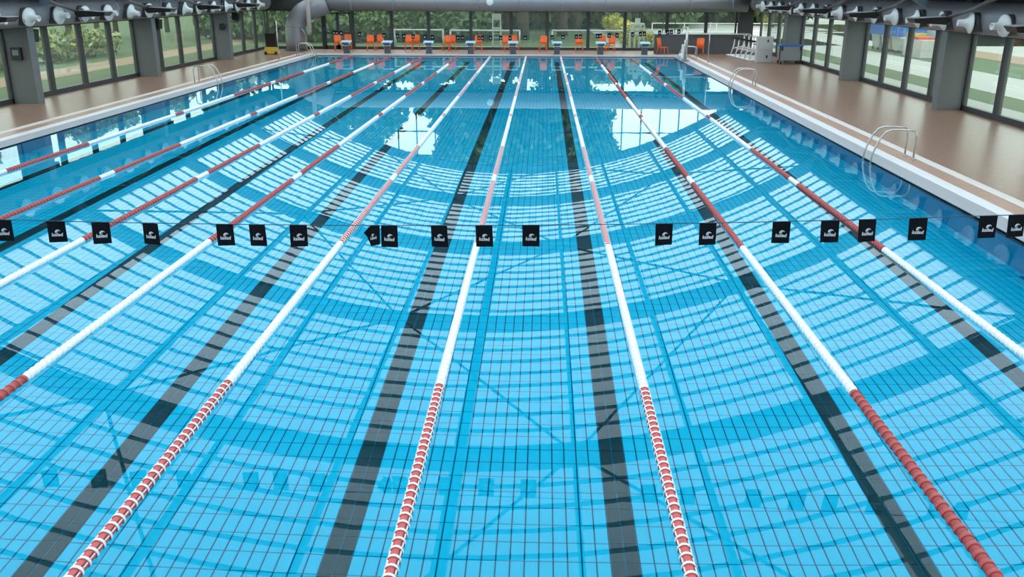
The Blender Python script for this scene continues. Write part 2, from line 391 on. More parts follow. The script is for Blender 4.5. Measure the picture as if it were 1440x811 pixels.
# ------------------------------------------------------------------ side walls: pillars, windows, upper band
wall_l = struct(MB().box(WL-0.3, WL+0.02, YN, YF+0.6, 2.55, 3.7).build('wall_left', M_['band']), 'charcoal wall band above the left windows', 'wall')
wall_r = struct(MB().box(WR-0.02, WR+0.3, YN, YF+0.6, 2.55, 3.7).build('wall_right', M_['band']), 'charcoal wall band above the right windows', 'wall')
WB, WT = DK, 2.56
win_no = [0]
def side_window(x, y0, y1, cuts, label):
    """x plane, one bay of floor-to-band glazing along y; cuts = mullion positions"""
    win_no[0] += 1
    t_ = 0.07
    f = MB().box(x-t_, x+t_, y0, y1, WB, WB+0.17).box(x-t_, x+t_, y0, y1, WT-0.10, WT)
    f.box(x-t_, x+t_, y0, y0+0.09, WB, WT).box(x-t_, x+t_, y1-0.09, y1, WB, WT)
    w = struct(f.build('window_%d' % win_no[0], M_['frame']), label, 'window')
    ed = [y0+0.02] + list(cuts) + [y1-0.02]
    for c in cuts: MB().box(x-0.09, x+0.09, c-0.09, c+0.09, WB+0.17, WT-0.1).build('mullion', M_['frame'], w)
    for a, c in zip(ed[:-1], ed[1:]):
        MB().box(x-0.012, x+0.012, a+0.05, c-0.05, WB+0.16, WT-0.09).build('pane', M_['glass'], w)
    return w
ordw = ['first', 'second', 'third', 'fourth', 'fifth', 'sixth']
for k in range(6):
    y0, y1 = PIL[k]+0.2, PIL[k+1]-0.2
    st = (PIL[k+1]-PIL[k])/4
    cuts = [PIL[k]+st*j for j in (1, 2, 3)]
    for x, sd in ((WL, 'left'), (WR, 'right')):
        side_window(x, y0, y1, cuts, 'tall four-pane window, %s bay of the %s glass wall from the far end' % (ordw[5-k], sd))
pn = 0
for k in range(1, 6):
    for sd, x0, x1 in (('left', WL-0.1, WL+0.88), ('right', WR-0.85, WR+0.1)):
        y = PIL[k]
        pb = MB().box(x0, x1, y-0.2, y+0.2, DK, 2.54)
        if sd == 'left': pb.box(WL-0.1, -17.42, y-0.2, y+0.2, 2.54, 3.66)
        else: pb.box(13.32, WR+0.1, y-0.2, y+0.2, 2.54, 3.66)
        struct(pb.build('pillar', M_['pillar']), 'grey concrete pillar, %s from the far end on the %s side' % (ordw[5-k], sd), 'pillar')
# near wall behind the viewpoint
nw = MB().box(WL-0.3, WR+0.3, YN-0.4, YN, DK, 3.6)
N = 24; pts = [(SPL+(SPR-SPL)*i/N) for i in range(N+1)]
for a, c in zip(pts[:-1], pts[1:]):
    nw.hexa([(a,YN-0.4,3.6),(c,YN-0.4,3.6),(c,YN,3.6),(a,YN,3.6)], [(a,YN-0.4,arc(a)-0.05),(c,YN-0.4,arc(c)-0.05),(c,YN,arc(c)-0.05),(a,YN,arc(a)-0.05)])
struct(nw.build('wall_near', M_['near_wall']), 'pale wall behind the near end of the pool', 'wall')

# ------------------------------------------------------------------ far wall
MUL = [-17.6, -15.35, -14.0, -12.1, -9.62, -7.28, -4.6, -2.05, 0.22, 2.80, 5.10, 7.72, 10.15, 12.05]
wall_f = struct(MB().box(WL-0.3, WR+0.3, YF-0.05, YF+0.25, 2.55, 3.48).box(12.15, 13.05, YF-0.12, YF+0.2, DK, 2.56, 0).build('wall_far', M_['band']),
                'charcoal wall band between the far windows and the glazed gable', 'wall')
MUL_ALL = MUL + [13.5]
for i, (a, c) in enumerate(zip(MUL_ALL[:-1], MUL_ALL[1:])):
    if i == 13: continue
    win_no[0] += 1
    y = YF+0.06; wd = 0.10
    f = MB().box(a, c, y-0.06, y+0.06, WB, WB+0.17).box(a, c, y-0.06, y+0.06, WT-0.14, WT)
    f.box(a, a+wd, y-0.07, y+0.07, WB, WT).box(c-wd, c, y-0.07, y+0.07, WB, WT)
    w = struct(f.build('window_%d' % win_no[0], M_['frame']), 'tall pane of the far glass wall, number %d from the left corner' % (i+1), 'window')
    MB().box(a+wd-0.02, c-wd+0.02, y-0.012, y+0.012, WB+0.15, WT-0.12).build('pane', M_['glass'], w)
# glass door in the third far pane
a, c = MUL[2]+0.12, MUL[3]-0.12
y = YF-0.02
dr = MB()
mid = (a+c)/2
for p, q in ((a, mid), (mid, c)):
    dr.box(p, p+0.09, y-0.05, y+0.05, WB, 2.35).box(q-0.09, q, y-0.05, y+0.05, WB, 2.35).box(p, q, y-0.05, y+0.05, 2.26, 2.35).box(p, q, y-0.05, y+0.05, WB, 0.34)
door = struct(dr.build('door_1', M_['frame']), 'double glass door with dark frame in the far glass wall', 'door')
MB().box(a+0.08, c-0.08, y-0.1, y-0.06, 1.08, 1.14).build('push_bar', M_['black_metal'], door)
# gable glazing
win_no[0] += 1
GX = [3.95+1.22*k for k in range(-17, 8)]
GX = [x for x in GX if SPL+0.4 < x < SPR-0.4]
gf = MB()
y = YF+0.1
for hb in (3.5, 5.1, 6.72):
    dx = math.sqrt(RR**2-(hb-RZ)**2)
    gf.box(max(SPL, RC-dx), min(SPR, RC+dx), y-0.05, y+0.05, hb-0.04, hb+0.04)
gab = struct(gf.build('window_%d' % win_no[0], M_['frame']), 'glazed gable under the end of the vaulted roof above the far wall', 'window')
ed = [SPL] + GX + [SPR]
for x in GX: MB().box(x-0.035, x+0.035, y-0.07, y+0.07, 3.48, arc(x)-0.1).build('mullion', M_['frame'], gab)
for a, c in zip(ed[:-1], ed[1:]):
    z0 = 3.5; za, zc = max(z0+.01, arc(a)-0.06), max(z0+.01, arc(c)-0.06)
    MB().hexa([(a+.02,y-.01,z0),(c-.02,y-.01,z0),(c-.02,y+.01,z0),(a+.02,y+.01,z0)], [(a+.02,y-.01,za),(c-.02,y-.01,zc),(c-.02,y+.01,zc),(a+.02,y+.01,za)]).build('pane', M_['glass_clear'], gab)

# ------------------------------------------------------------------ vaulted roof
RIBY = [-1.8, 10.35, 20.0, 29.65, 39.3, 48.95, 58.25]
PUR = [-14.05, -11.05, -8.05, -5.05, -2.05, 0.95, 3.95, 6.95, 9.95]
CX = [SPL] + PUR + [SPR]
eb = MB()
for s in (0, 1):
    x0, x1 = (WL-0.5, SPL+0.12) if s == 0 else (SPR-0.12, WR+0.5)
    eb.box(x0, x1, YN-0.4, YF+0.9, 3.66, 3.9)
ceil = struct(eb.build('ceiling', M_['band']), 'translucent white barrel vault on blue grey ribs over the pool', 'ceiling')
def arc_strip(mb, x0, x1, y0, y1, zt, zb, n, mi=0):
    xs = [x0+(x1-x0)*i/n for i in range(n+1)]
    for a, c in zip(xs[:-1], xs[1:]):
        mb.hexa([(a,y0,arc(a)+zb),(c,y0,arc(c)+zb),(c,y1,arc(c)+zb),(a,y1,arc(a)+zb)], [(a,y0,arc(a)+zt),(c,y0,arc(c)+zt),(c,y1,arc(c)+zt),(a,y1,arc(a)+zt)])
    return mb
for y in RIBY:
    arc_strip(MB(), SPL, SPR, y-0.17, y+0.17, 0.02, -0.52, 40).build('rib', M_['steel_dark'], ceil)
for x in PUR:
    hw, dp = (0.15, 0.30) if abs(x+2.05) < .1 else (0.065, 0.20)
    MB().box(x-hw, x+hw, RIBY[0], RIBY[-1], arc(x)-dp, arc(x)-0.01).build('purlin', M_['steel_dark'], ceil)
for k in range(6):
    y0, y1 = RIBY[k]+0.1, RIBY[k+1]-0.1
    for j in range(1, 10):
        yy = RIBY[k]+(RIBY[k+1]-RIBY[k])*j/10
        arc_strip(MB(), SPL, SPR, yy-0.028, yy+0.028, 0.0, -0.09, 30).build('slat', M_['steel_dark'], ceil)
    for a, c in zip(CX[:-1], CX[1:]):
        m = MB(); nn = 4; xs = [a+(c-a)*i/nn for i in range(nn+1)]
        for p, q in zip(xs[:-1], xs[1:]):
            m.add([(p,y0-.1,arc(p)),(q,y0-.1,arc(q)),(q,y1+.1,arc(q)),(p,y1+.1,arc(p))], [(0,1,2,3)])
        pa = bpy.data.meshes.new('roof_panel'); pa.from_pydata(m.v, [], m.f); pa.materials.append(M_['roof']); link('roof_panel', pa, ceil)
    # crossed bracing rods: nodes alternate from rib to rib
    odd = (k % 2 == 0)
    A = [0.95, -11.05, 11.8] if odd else [-5.05, 6.95, -16.1]
    for xa in A:
        for d in (-6, 6):
            xb = xa+d
            if (xb < SPL or xb > SPR) and abs(xa) < 11.5: continue
            if (xa > 11.5 or xa < -15.9) and d > 0: continue
            if xa > 11.5: xb = 6.95
            if xa < -15.9: xb = -11.05
            MB().tube([(xa, RIBY[k], arc(xa)-0.3), (xb, RIBY[k+1], arc(xb)-0.3)], 0.042, 6).build('brace', M_['rod'], ceil)
        

# ------------------------------------------------------------------ air ducts with white nozzles
def nozzle_mesh():
    m = MB()
    m.lathe((0,0,0), (1,0,0), [(0.0,0.295),(0.03,0.29),(0.06,0.22),(0.12,0.145),(0.20,0.105),(0.34,0.09),(0.37,0.095),(0.37,0.075),(0.30,0.07)], 20)
    return m.mesh('nozzle', M_['nozzle'], True)
def collar_mesh():
    return MB().lathe((-0.30,0,0), (1,0,0), [(0,0.285),(0.29,0.285),(0.30,0.27)], 20).mesh('collar', M_['duct_dark'], True)
NZ, CO = nozzle_mesh(), collar_mesh()
def side_duct(x, side, ys, label, yf):
    d = thing('air_duct', label, 'duct', (0,0,0))
    m = MB().tube([(x, 1.2, 3.0), (x, yf, 3.0)], 0.45, 28); m.build('duct_tube', M_['duct'], d, True)
    y = 3.0
    while y < yf:
        MB().lathe((x, y, 3.0), (0,1,0), [(0,0.452),(0.02,0.47),(0.06,0.47),(0.08,0.452)], 28).build('seam', M_['duct'], d, True); y += 4.05
    for i, y in enumerate(ys):
        y *= 0.981 if side < 0 else 0.992
        yaw = random.uniform(-0.2, 0.2); pit = random.uniform(-0.05, 0.3)
        rot = (0, pit, yaw) if side > 0 else (0, pit, math.pi+yaw)
        link('collar', CO, d, (x+side*0.57, y, 2.9), (0, 0, 0 if side > 0 else math.pi))
        link('nozzle', NZ, d, (x+side*0.585, y, 2.89), rot)
    return d
side_duct(12.85, -1, [25.44-2.0*k for k in range(1, 12)][::-1] + [25.44, 27.42, 29.35, 31.32, 33.35, 35.38, 37.45, 39.5, 41.45, 43.45, 45.45, 47.5, 49.5, 51.5, 53.5], 'big grey round air duct with white nozzles along the right wall', 56.4)
side_duct(-16.95, 1, [29.05-1.87*k for k in range(1, 14)][::-1] + [29.05, 30.89, 32.65, 34.5, 36.4, 38.15, 40.1, 41.95, 43.75, 45.7, 47.5, 49.4, 51.2, 53.0], 'big grey round air duct with white nozzles along the left wall', 55.6)
d = thing('air_duct', 'big grey round air duct with seams along the far wall above the panes', 'duct')
MB().tube([(-13.6,57.0,2.95),(12.4,57.0,2.95)], 0.48, 28).build('duct_tube', M_['duct'], d, True)
for x in [-11.9, -9.3, -6.75, -4.1, -1.5, 1.1, 3.7, 6.3, 8.9, 11.4]:
    MB().lathe((x, 57.0, 2.95), (1,0,0), [(0,0.482),(0.02,0.497),(0.05,0.497),(0.07,0.482)], 28).build('seam', M_['duct'], d, True)
MB().lathe((-3.3,56.53,3.02), (0,-1,0), [(0,0.22),(0.03,0.22),(0.06,0.16),(0.09,0.08)], 18).build('round_vent', M_['nozzle'], d, True)
# elbow coming down to the floor in the left corner
el = thing('duct_elbow', 'thick grey bent duct rising from the deck in the far left corner', 'duct', (-15.45,56.7,DK))
pts = [(0,0,0),(0,0,0.6),(0,0,1.1)]
for k in range(1, 8):
    a = k/8*math.pi/2; pts.append((1.35*(1-math.cos(a)), 0.15*math.sin(a), 1.1+1.4*math.sin(a)))
pts += [(1.5,0.2,2.62),(2.0,0.3,2.8)]
MB().tube(pts, 0.62, 22).build('elbow_tube', M_['duct'], el, True)
MB().lathe((0,0,0), (0,0,1), [(0,0.7),(0.06,0.7),(0.08,0.63)], 22).build('foot_collar', M_['duct_dark'], el, True)
pp = thing('drain_pipe', 'pale vertical pipe with a bent foot in front of the far left pane', 'pipe', (-14.45,56.2,DK))
MB().tube([(0.03,0,3.6),(0.03,0,1.15),(-0.05,0,0.95)], 0.14, 12).build('pipe', M_['beige'], pp, True)
MB().tube([(-0.02,0,1.0),(-0.2,0,0.9),(-0.22,0,0.5),(-0.2,0,0.0)], 0.05, 8).build('pipe_foot', M_['beige'], pp, True)
MB().tube([(-0.2,0,0.9),(-0.4,0,1.25),(-0.5,0,1.3)], 0.05, 8).build('pipe_branch', M_['beige'], pp, True)

# ------------------------------------------------------------------ floodlights on curved arms over the ducts
def floodlight(side):
    """origin at the lamp bracket in front of the duct; side -1 looks to -x"""
    r = thing('floodlight', '', 'lamp')
    s = side
    arm = [(0,0,0), (-s*0.35,-0.9,0.28), (-s*0.5,-1.5,0.52), (-s*0.62,-1.95,0.66), (-s*0.85,-2.3,0.66), (-s*1.15,-2.5,0.62), (-s*1.4,-2.6,0.55)]
    MB().tube(arm, [0.055,0.06,0.068,0.075,0.075,0.068,0.06], 8).build('arm', M_['arm'], r, True)
    MB().lathe((-0.0,-0.12,-0.02), (0,1,0), [(0,0.12),(0.04,0.16),(0.20,0.16),(0.24,0.12)], 14).build('bracket', M_['black_metal'], r, True)
    h = MB()
    c0 = [(s*0.0,-0.22,0.05),(s*0.0,0.25,0.05),(s*1.0,0.35,-0.0),(s*1.0,-0.25,-0.0)]
    c1 = [(s*0.0,-0.18,-0.17),(s*0.0,0.2,-0.17),(s*0.9,0.3,-0.13),(s*0.9,-0.2,-0.13)]
    h.hexa(c1, c0)
    hs = h.build('housing', M_['black_metal'], r)
    MB().hexa([(s*0.05,-0.2,0.052),(s*0.05,0.22,0.052),(s*0.99,0.32,0.003),(s*0.99,-0.22,0.003)], [(s*0.05,-0.2,0.07),(s*0.05,0.22,0.07),(s*0.99,0.32,0.02),(s*0.99,-0.22,0.02)]).build('top_plate', M_['lens'], hs)
    return r
fr_ = floodlight(-1); flt = tree_of(fr_)
ry = [45.5, 39.5, 33.5, 27.65, 21.75, 15.8]
for i, y in enumerate(ry):
    loc = (11.82, y, 2.99); lb = 'dark floodlight on a curved arm over the right duct, %s from the far end' % ordw[i]
    if i == 0: fr_.location = loc; fr_['label'] = lb
    else: dup(fr_, loc, None, lb, flt)
fl_ = floodlight(1); fltl = tree_of(fl_)
ly = [48.1, 42.6, 36.95, 31.3, 25.5, 19.8]
for i, y in enumerate(ly):
    loc = (-15.95, y, 2.99); lb = 'dark floodlight on a curved arm over the left duct, %s from the far end' % ordw[i]
    if i == 0: fl_.location = loc; fl_['label'] = lb
    else: dup(fl_, loc, None, lb, fltl)

# ------------------------------------------------------------------ lane ropes
def float_mesh(name, kind, n=16):
    m = MB()
    if kind == 'mix':      # white spoked rims round a red core
        m.lathe((0,-0.05,0), (0,1,0), [(-0.004,0.038,1),(0.0,0.041,1),(0.060,0.041,1),(0.064,0.050,0),(0.068,0.053,0),(0.085,0.053,0),(0.092,0.049,0),(0.1,0.041,0)], n)
        if n > 8:
            for k in range(3):   # fins joining the rims, black bars beside them stand for shaded holes
                a = math.pi*k*2/3+0.5; c, s_ = math.cos(a), math.sin(a); t = Vector((-s_, 0, c)); r_ = Vector((c, 0, s_))
                for q, w, lo_, hi, mi in ((0.0, 0.006, 0.038, 0.0505, 0), (0.012, 0.006, 0.036, 0.0418, 2)):
                    bt = [r_*lo_+t*(q-w/2)+Vector((0,-0.052,0)), r_*lo_+t*(q+w/2)+Vector((0,-0.052,0)), r_*lo_+t*(q+w/2)+Vector((0,0.004,0)), r_*lo_+t*(q-w/2)+Vector((0,0.004,0))]
                    m.hexa(bt, [v+r_*(hi-lo_) for v in bt], mi)
        return m.mesh(name, [M_['white'], M_['pink'], M_['black']], n <= 8)
    c = {'red': ('red', 'red_lit'), 'white': ('white', 'white')}[kind]
    m.lathe((0,-0.05,0), (0,1,0), [(-0.004,0.040,0),(0.0,0.043,0),(0.050,0.043,0),(0.054,0.0505,1),(0.062,0.053,1),(0.086,0.053,1),(0.094,0.0505,1),(0.099,0.040,0)], n)
    return m.mesh(name, [M_[c[0]], M_[c[1]]], n <= 8)
FM = {k: float_mesh('float_'+k, k) for k in ('mix', 'red', 'white')}
FL = {k: float_mesh('float_low_'+k, k, 8) for k in ('mix', 'red', 'white')}
def low(k):
    me = FL[k]
    return [v.co.copy() for v in me.vertices], [tuple(p.vertices) for p in me.polygons], [p.material_index for p in me.polygons]
LOW = {k: low(k) for k in FL}
REDK = lambda mixed: 'mix' if mixed else 'red'
def colour(t, mixed):
    """t = metres from the near wall"""
    if t < 4.5 or t > 44.1: return REDK(mixed)
    if t < 9.6 or 39.0 < t: return 'white'
    if 18.6 < t < 29.4: return REDK(mixed) if 24.05 < t < 24.65 else 'white'
    return 'white' if (14.4 < t < 15.0 or 33.9 < t < 34.5) else REDK(mixed)
ROPES = [(-11.75, -11.27), (-9.38, -8.9), (-7.28, -6.98), (-5.26, -4.97), (-3.13, -3.11), (-0.99, -1.02), (1.05, 1.02), (3.12, 3.05), (5.32, 5.02)]
place = ['at the far left beside the left deck', 'second from the left edge of the pool', 'third from the left edge of the pool', 'fourth from the left edge of the pool',
         'in the middle of nine, red and white striped', 'red and white striped, just left of the middle lane', 'red and white striped, just right of the middle lane',
         'second from the right, solid red near end', 'nearest the right deck']
PITCH = 0.105
for i, (xa, xb) in enumerate(ROPES):
    mixed = i in (4, 5, 6)
    r = thing('lane_rope', 'floating red and white lane rope ' + place[i], 'lane rope', (0,0,0), 0, 'lane ropes across the pool')
    L = PY1-PY0
    MB().tube([(xa, PY0, 0.012), (xb, PY1, 0.012)], 0.006, 6).build('cable', M_['black_metal'], r)
    yaw = math.atan2(xb-xa, L)
    mb = MB(); mats = [M_['white'], M_['pink'], M_['red'], M_['red_lit']]
    n = int((L-0.5)/PITCH); cnt = 0
    ystart = 3.9
    for k in range(n):
        y = PY0+0.25+k*PITCH; x = xa+(xb-xa)*(y-PY0)/L
        c = colour(y-PY0, mixed)
        z = 0.014
        vis = y > {3: 7.0, 2: 10.5, 1: 15, 0: 15}.get(i, 4.6)
        if vis and y < 13.4 and cnt < 120:
            o = link('float', FM[c], r, (x, y, z), (0, 0, -yaw)); cnt += 1
        else:
            vs, fs, ms = LOW[c]
            remap = {'mix': (0, 1), 'red': (2, 3), 'white': (0, 0)}[c]
            o0 = len(mb.v); ca, sa = math.cos(-yaw), math.sin(-yaw)
            mb.v += [(x+v.x*ca-v.y*sa, y+v.x*sa+v.y*ca, z+v.z) for v in vs]
            mb.f += [tuple(q+o0 for q in f) for f in fs]; mb.m += [remap[q] for q in ms]
    f = mb.build('float_string', mats, r, True); f['kind'] = 'stuff'
    MB().lathe((xb, PY1-0.22, 0.014), (0,1,0), [(0,0.012),(0.1,0.02),(0.2,0.012)], 8).build('end_hook', M_['chrome'], r)

# ------------------------------------------------------------------ backstroke flag lines
fc = bpy.data.curves.new('word', 'FONT'); fc.body = 'ksiled'; fc.size = 0.052; fc.align_x = 'CENTER'; fc.offset = 0.0012; fc.extrude = 0.0006; fc.shear = 0.12
fo = bpy.data.objects.new('word', fc); COL.objects.link(fo)
bpy.context.view_layer.update()
dg = bpy.context.evaluated_depsgraph_get()
wm = bpy.data.meshes.new_from_object(fo.evaluated_get(dg)); bpy.data.objects.remove(fo)
bm = bmesh.new(); bm.from_mesh(wm)
xs = [v.co.x for v in bm.verts]; sc = 0.108/(max(xs)-min(xs))
bmesh.ops.scale(bm, vec=(sc, sc*1.05, 1), verts=bm.verts)
for v in bm.verts:   # text lies in xy; stand it up facing -y
    v.co = Vector((v.co.x, -v.co.z, v.co.y))
# swoosh above the word
def crescent(bm, c, r, w, a0, a1, n=10):
    top = []; bot = []
    for k in range(n+1):
        a = a0+(a1-a0)*k/n; t = w*math.sin(math.pi*k/n)*0.5+0.0006
        top.append(bm.verts.new((c[0]+(r+t)*math.cos(a), -0.0006, c[1]+(r+t)*math.sin(a))))
        bot.append(bm.verts.new((c[0]+(r-t)*math.cos(a), -0.0006, c[1]+(r-t)*math.sin(a))))
    for k in range(n): bm.faces.new((top[k], bot[k], bot[k+1], top[k+1]))
crescent(bm, (0.012, 0.036), 0.028, 0.012, math.radians(185), math.radians(35))
crescent(bm, (0.008, 0.034), 0.016, 0.007, math.radians(190), math.radians(60))
bm.to_mesh(wm); bm.free(); wm.materials.clear(); wm.materials.append(M_['print']); LOGO = wm; LOGO.name = 'logo'
def flag_mesh(w=0.172, h=0.222):
    m = MB(); n = 4
    vs = []
    for s in (-1, 1):
        for j in range(n+1):
            for i in range(n+1):
                x = -w/2+w*i/n; z = -h*j/n
                vs.append((x, s*0.002 + 0.006*math.sin(x*22)*(j/n), z))
    K = (n+1)**2; fs = []
    for j in range(n):
        for i in range(n):
            a = j*(n+1)+i
            fs.append((a, a+1, a+n+2, a+n+1)); fs.append((K+a, K+a+n+1, K+a+n+2, K+a+1))
    for i in range(n):
        fs += [(i, K+i, K+i+1, i+1), (n*(n+1)+i+1, K+n*(n+1)+i+1, K+n*(n+1)+i, n*(n+1)+i), (i*(n+1), (i+1)*(n+1), K+(i+1)*(n+1), K+i*(n+1)), (i*(n+1)+n, K+i*(n+1)+n, K+(i+1)*(n+1)+n, (i+1)*(n+1)+n)]
    return m.add(vs, fs).mesh('flag', M_['flag'])
FLG = flag_mesh()
fm = MB(); out = [(-0.01,0),(-0.10,0),(-0.175,-0.075),(-0.14,-0.12),(-0.105,-0.215),(-0.015,-0.195)]
fm.add([(x,-0.002,z) for x, z in out]+[(x,0.002,z) for x, z in out], [tuple(range(6)), tuple(range(6,12))[::-1]]+[(i,6+i,6+(i+1)%6,(i+1)%6) for i in range(6)])
FOLD = fm.mesh('flag', M_['flag'])
def flag_line(y, xs, h0, a, label, xl, xr, fold=None):
    hh = lambda x: h0+a*(x+3.0)**2
    r = thing('backstroke_flag_line', label, 'flag line', (0,0,0))
    P = [xl+(xr-xl)*k/60 for k in range(61)]
    MB().tube([(x, y, hh(x)) for x in P], 0.0045 if y < 20 else 0.008, 6).build('cord', M_['cord'], r)
    rg = random.Random(5)
    for x in xs:
        tilt = math.atan(2*a*(x+3.0))
        o = link('flag', FLG, r, (x, y-0.004, hh(x)), (rg.uniform(-0.05,0.05), -tilt+rg.uniform(-0.02,0.02), rg.uniform(-0.25,0.25)))
        link('logo', LOGO, o, (0.0, -0.012, -0.155))
    if fold is not None:
        o = link('flag', FOLD, r, (fold, y-0.008, hh(fold)), (0, 0, 0))
        link('logo', LOGO, o, (-0.075, -0.008, -0.14), (0, -0.25, 0)).scale = (0.6, 1, 0.8)
    return r
NF = [-5.47, -4.92, -4.46, -3.95, -3.19, -2.86, -2.44, -1.52, -1.02, -0.57, -0.1, 1.22, 1.65, 2.37, 2.84, 3.2, 3.69, 4.36, 4.63, -6.4, -7.1, 5.6, 6.3]
flag_line(8.54, NF, 1.53, 0.0032, 'string of black flags with white print across the near end of the pool', -14.3, 8.7, fold=-1.605)
FF = [-11.14, -10.99, -10.76, -9.77, -8.48, -7.76, -7.42, -6.92, -6.3, -5.9, -4.54, -4.29, -3.43, -3.24, -2.8, -2.27, -1.77, -0.97, 0.45, 1.02, 1.73, 1.95, 2.83, 2.98, 3.45, 3.86, 4.68, 5.09, 5.29, 6.09, 6.51, 6.7, 7.09]
flag_line(48.54, FF, 1.43, 0.0036, 'string of small black flags across the far end of the pool', -14.2, 8.7)
for y, x, lb in ((8.54, -14.32, 'thin steel post of the near flag string on the left deck'), (8.54, 8.72, 'thin steel post of the near flag string on the right deck'),
                 (48.54, -14.22, 'thin steel pole holding the far flag string on the left deck'), (48.54, 8.72, 'thin steel pole holding the far flag string beside the right deck edge')):
    t = thing('flag_post', lb, 'post', (x, y, DK))
    MB().tube([(0,0,0),(0,0,2.05)], 0.025, 10).build('pole', M_['chrome'], t, True)
    MB().lathe((0,0,0), (0,0,1), [(0,0.06),(0.015,0.06),(0.03,0.03)], 12).build('base_plate', M_['chrome'], t, True)

# ------------------------------------------------------------------ starting blocks
def starting_block():
    r = thing('starting_block', '', 'starting block', (0,0,0), 0, 'starting blocks along the far pool edge')
    MB().hexa([(-0.17,-0.09,0),(0.17,-0.09,0),(0.17,0.20,0),(-0.17,0.20,0)], [(-0.16,-0.24,0.62),(0.16,-0.24,0.62),(0.16,0.02,0.62),(-0.16,0.02,0.62)]).build('pedestal', M_['block_leg'], r)
    MB().box(-0.21,0.21,-0.1,0.24,0,0.02).build('foot_plate', M_['block_leg'], r)
    p = MB().hexa([(-0.29,-0.38,0.60),(0.29,-0.38,0.60),(0.29,0.22,0.68),(-0.29,0.22,0.68)], [(-0.29,-0.38,0.66),(0.29,-0.38,0.66),(0.29,0.22,0.74),(-0.29,0.22,0.74)]).build('platform', M_['block_top'], r)
    g = MB()
    for x in (-0.22, 0.22): g.tube([(x,-0.3,0.60),(x,-0.34,0.48),(0,-0.36,0.46)], 0.016, 6)
    g.build('grip_bar', M_['chrome'], r)
    MB().box(-0.2,0.2,-0.39,-0.382,0.55,0.65).build('number_plate', M_['block_leg'], r)
    return r
sb = starting_block(); sbt = tree_of(sb)
BX = [-11.75, -9.3, -6.82, -4.32, -1.80, 0.80, 3.38, 5.98]
bl = ['leftmost of the row', 'second from the left of the row', 'third from the left of the row', 'fourth from the left of the row', 'fifth from the left of the row',
      'third from the right of the row', 'second from the right of the row', 'rightmost of the row']
for i, x in enumerate(BX):
    lb = 'blue-topped starting block on a leaning grey pedestal, ' + bl[i]
    loc = (x, PY1+CW+0.12, DK)
    if i == 0: sb.location = loc; sb['label'] = lb
    else: dup(sb, loc, 0, lb, sbt)

# ------------------------------------------------------------------ orange chairs
def chair():
    r = thing('orange_chair', '', 'chair', (0,0,0), 0, 'orange plastic chairs along the far windows')
    s = MB()
    s.hexa([(-0.23,-0.23,0.41),(0.23,-0.23,0.41),(0.21,0.22,0.39),(-0.21,0.22,0.39)], [(-0.24,-0.24,0.445),(0.24,-0.24,0.445),(0.22,0.23,0.42),(-0.22,0.23,0.42)])
    s.build('seat', M_['orange'], r)
    k = MB(); n = 6
    def row(z, y, w): return [(-w/2+w*i/n, y+0.05*(1-abs(2*i/n-1)**2)*1, z) for i in range(n+1)]
    rows = [row(0.46,0.20,0.40), row(0.62,0.235,0.44), row(0.80,0.27,0.45), row(0.92,0.30,0.42), row(0.95,0.305,0.34)]
    vs = [p for q in rows for p in q]; vs2 = [(x, y+0.025, z) for x, y, z in vs]; K = len(vs); R = len(rows)
    fs = []
    for j in range(R-1):
        for i in range(n):
            a = j*(n+1)+i; fs += [(a,a+1,a+n+2,a+n+1), (K+a,K+a+n+1,K+a+n+2,K+a+1)]
    for j in range(R-1):
        a = j*(n+1); fs += [(a,a+n+1,K+a+n+1,K+a), (a+n,K+a+n,K+a+2*n+1,a+2*n+1)]
    for i in range(n):
        a = (R-1)*(n+1)+i; fs += [(i,K+i,K+i+1,i+1), (a,a+1,K+a+1,K+a)]
    k.add(vs+vs2, fs).build('backrest', M_['orange'], r, True)
    for x, y, bx, by in ((-0.2,-0.2,-0.24,-0.25), (0.2,-0.2,0.24,-0.25), (-0.19,0.2,-0.23,0.30), (0.19,0.2,0.23,0.30)):
        MB().tube([(x,y,0.41),(bx,by,0)], 0.021, 8).build('leg', M_['orange'], r, True)
    a = MB()
    for x in (-0.22, 0.22): a.tube([(x,0.22,0.41),(x*0.98,0.235,0.52)], 0.02, 6)
    a.build('back_stay', M_['orange'], r)
    return r
ch = chair(); cht = tree_of(ch)
CH = [(-12.72, 56.35, 0.3, 'behind the leftmost starting block, the front one of its pair'), (-12.28, 57.05, 0.1, 'behind the leftmost starting block, by the door, the rear one of its pair'),
      (-10.72, 56.5, 0.25, 'left of the second block from the left, the front one of its pair'), (-10.2, 57.0, 0.15, 'left of the second block from the left, the rear one of its pair'),
      (-8.36, 56.55, 0.1, 'left of the third block from the left, the front one of its pair'), (-8.0, 57.1, -0.05, 'left of the third block from the left, the rear one of its pair'),
      (-6.0, 56.55, -0.15, 'between third and fourth block from the left, front one of a pair'), (-5.72, 57.1, 0.1, 'between third and fourth block from the left, rear one of a pair'),
      (-4.05, 56.6, 0.0, 'right of the fourth block from the left, by the white high chair outside'),
      (-2.25, 56.5, 0.35, 'behind the fifth block from the left, the left one of its pair'), (-1.8, 57.05, 0.2, 'behind the fifth block from the left, the right one of its pair'),
      (-0.02, 56.6, -0.1, 'alone, left of the third block from the right'), (2.2, 56.6, 0.0, 'alone, between the third and second block from the right'),
      (3.6, 57.05, -0.2, 'behind the second block from the right, the left one of its pair'), (4.15, 56.6, -0.3, 'behind the second block from the right, the right one of its pair'),
      (7.08, 54.5, 0.95, 'turned sideways in front of the grey counter, left end'), (9.25, 54.45, -0.25, 'facing the pool in front of the middle of the grey counter')]
for i, (x, y, a, lb) in enumerate(CH):
    lb = 'orange chair ' + lb
    if i == 0: ch.location = (x, y, DK); ch.rotation_euler = (0,0,a); ch['label'] = lb
    else: dup(ch, (x, y, DK), a, lb, cht)

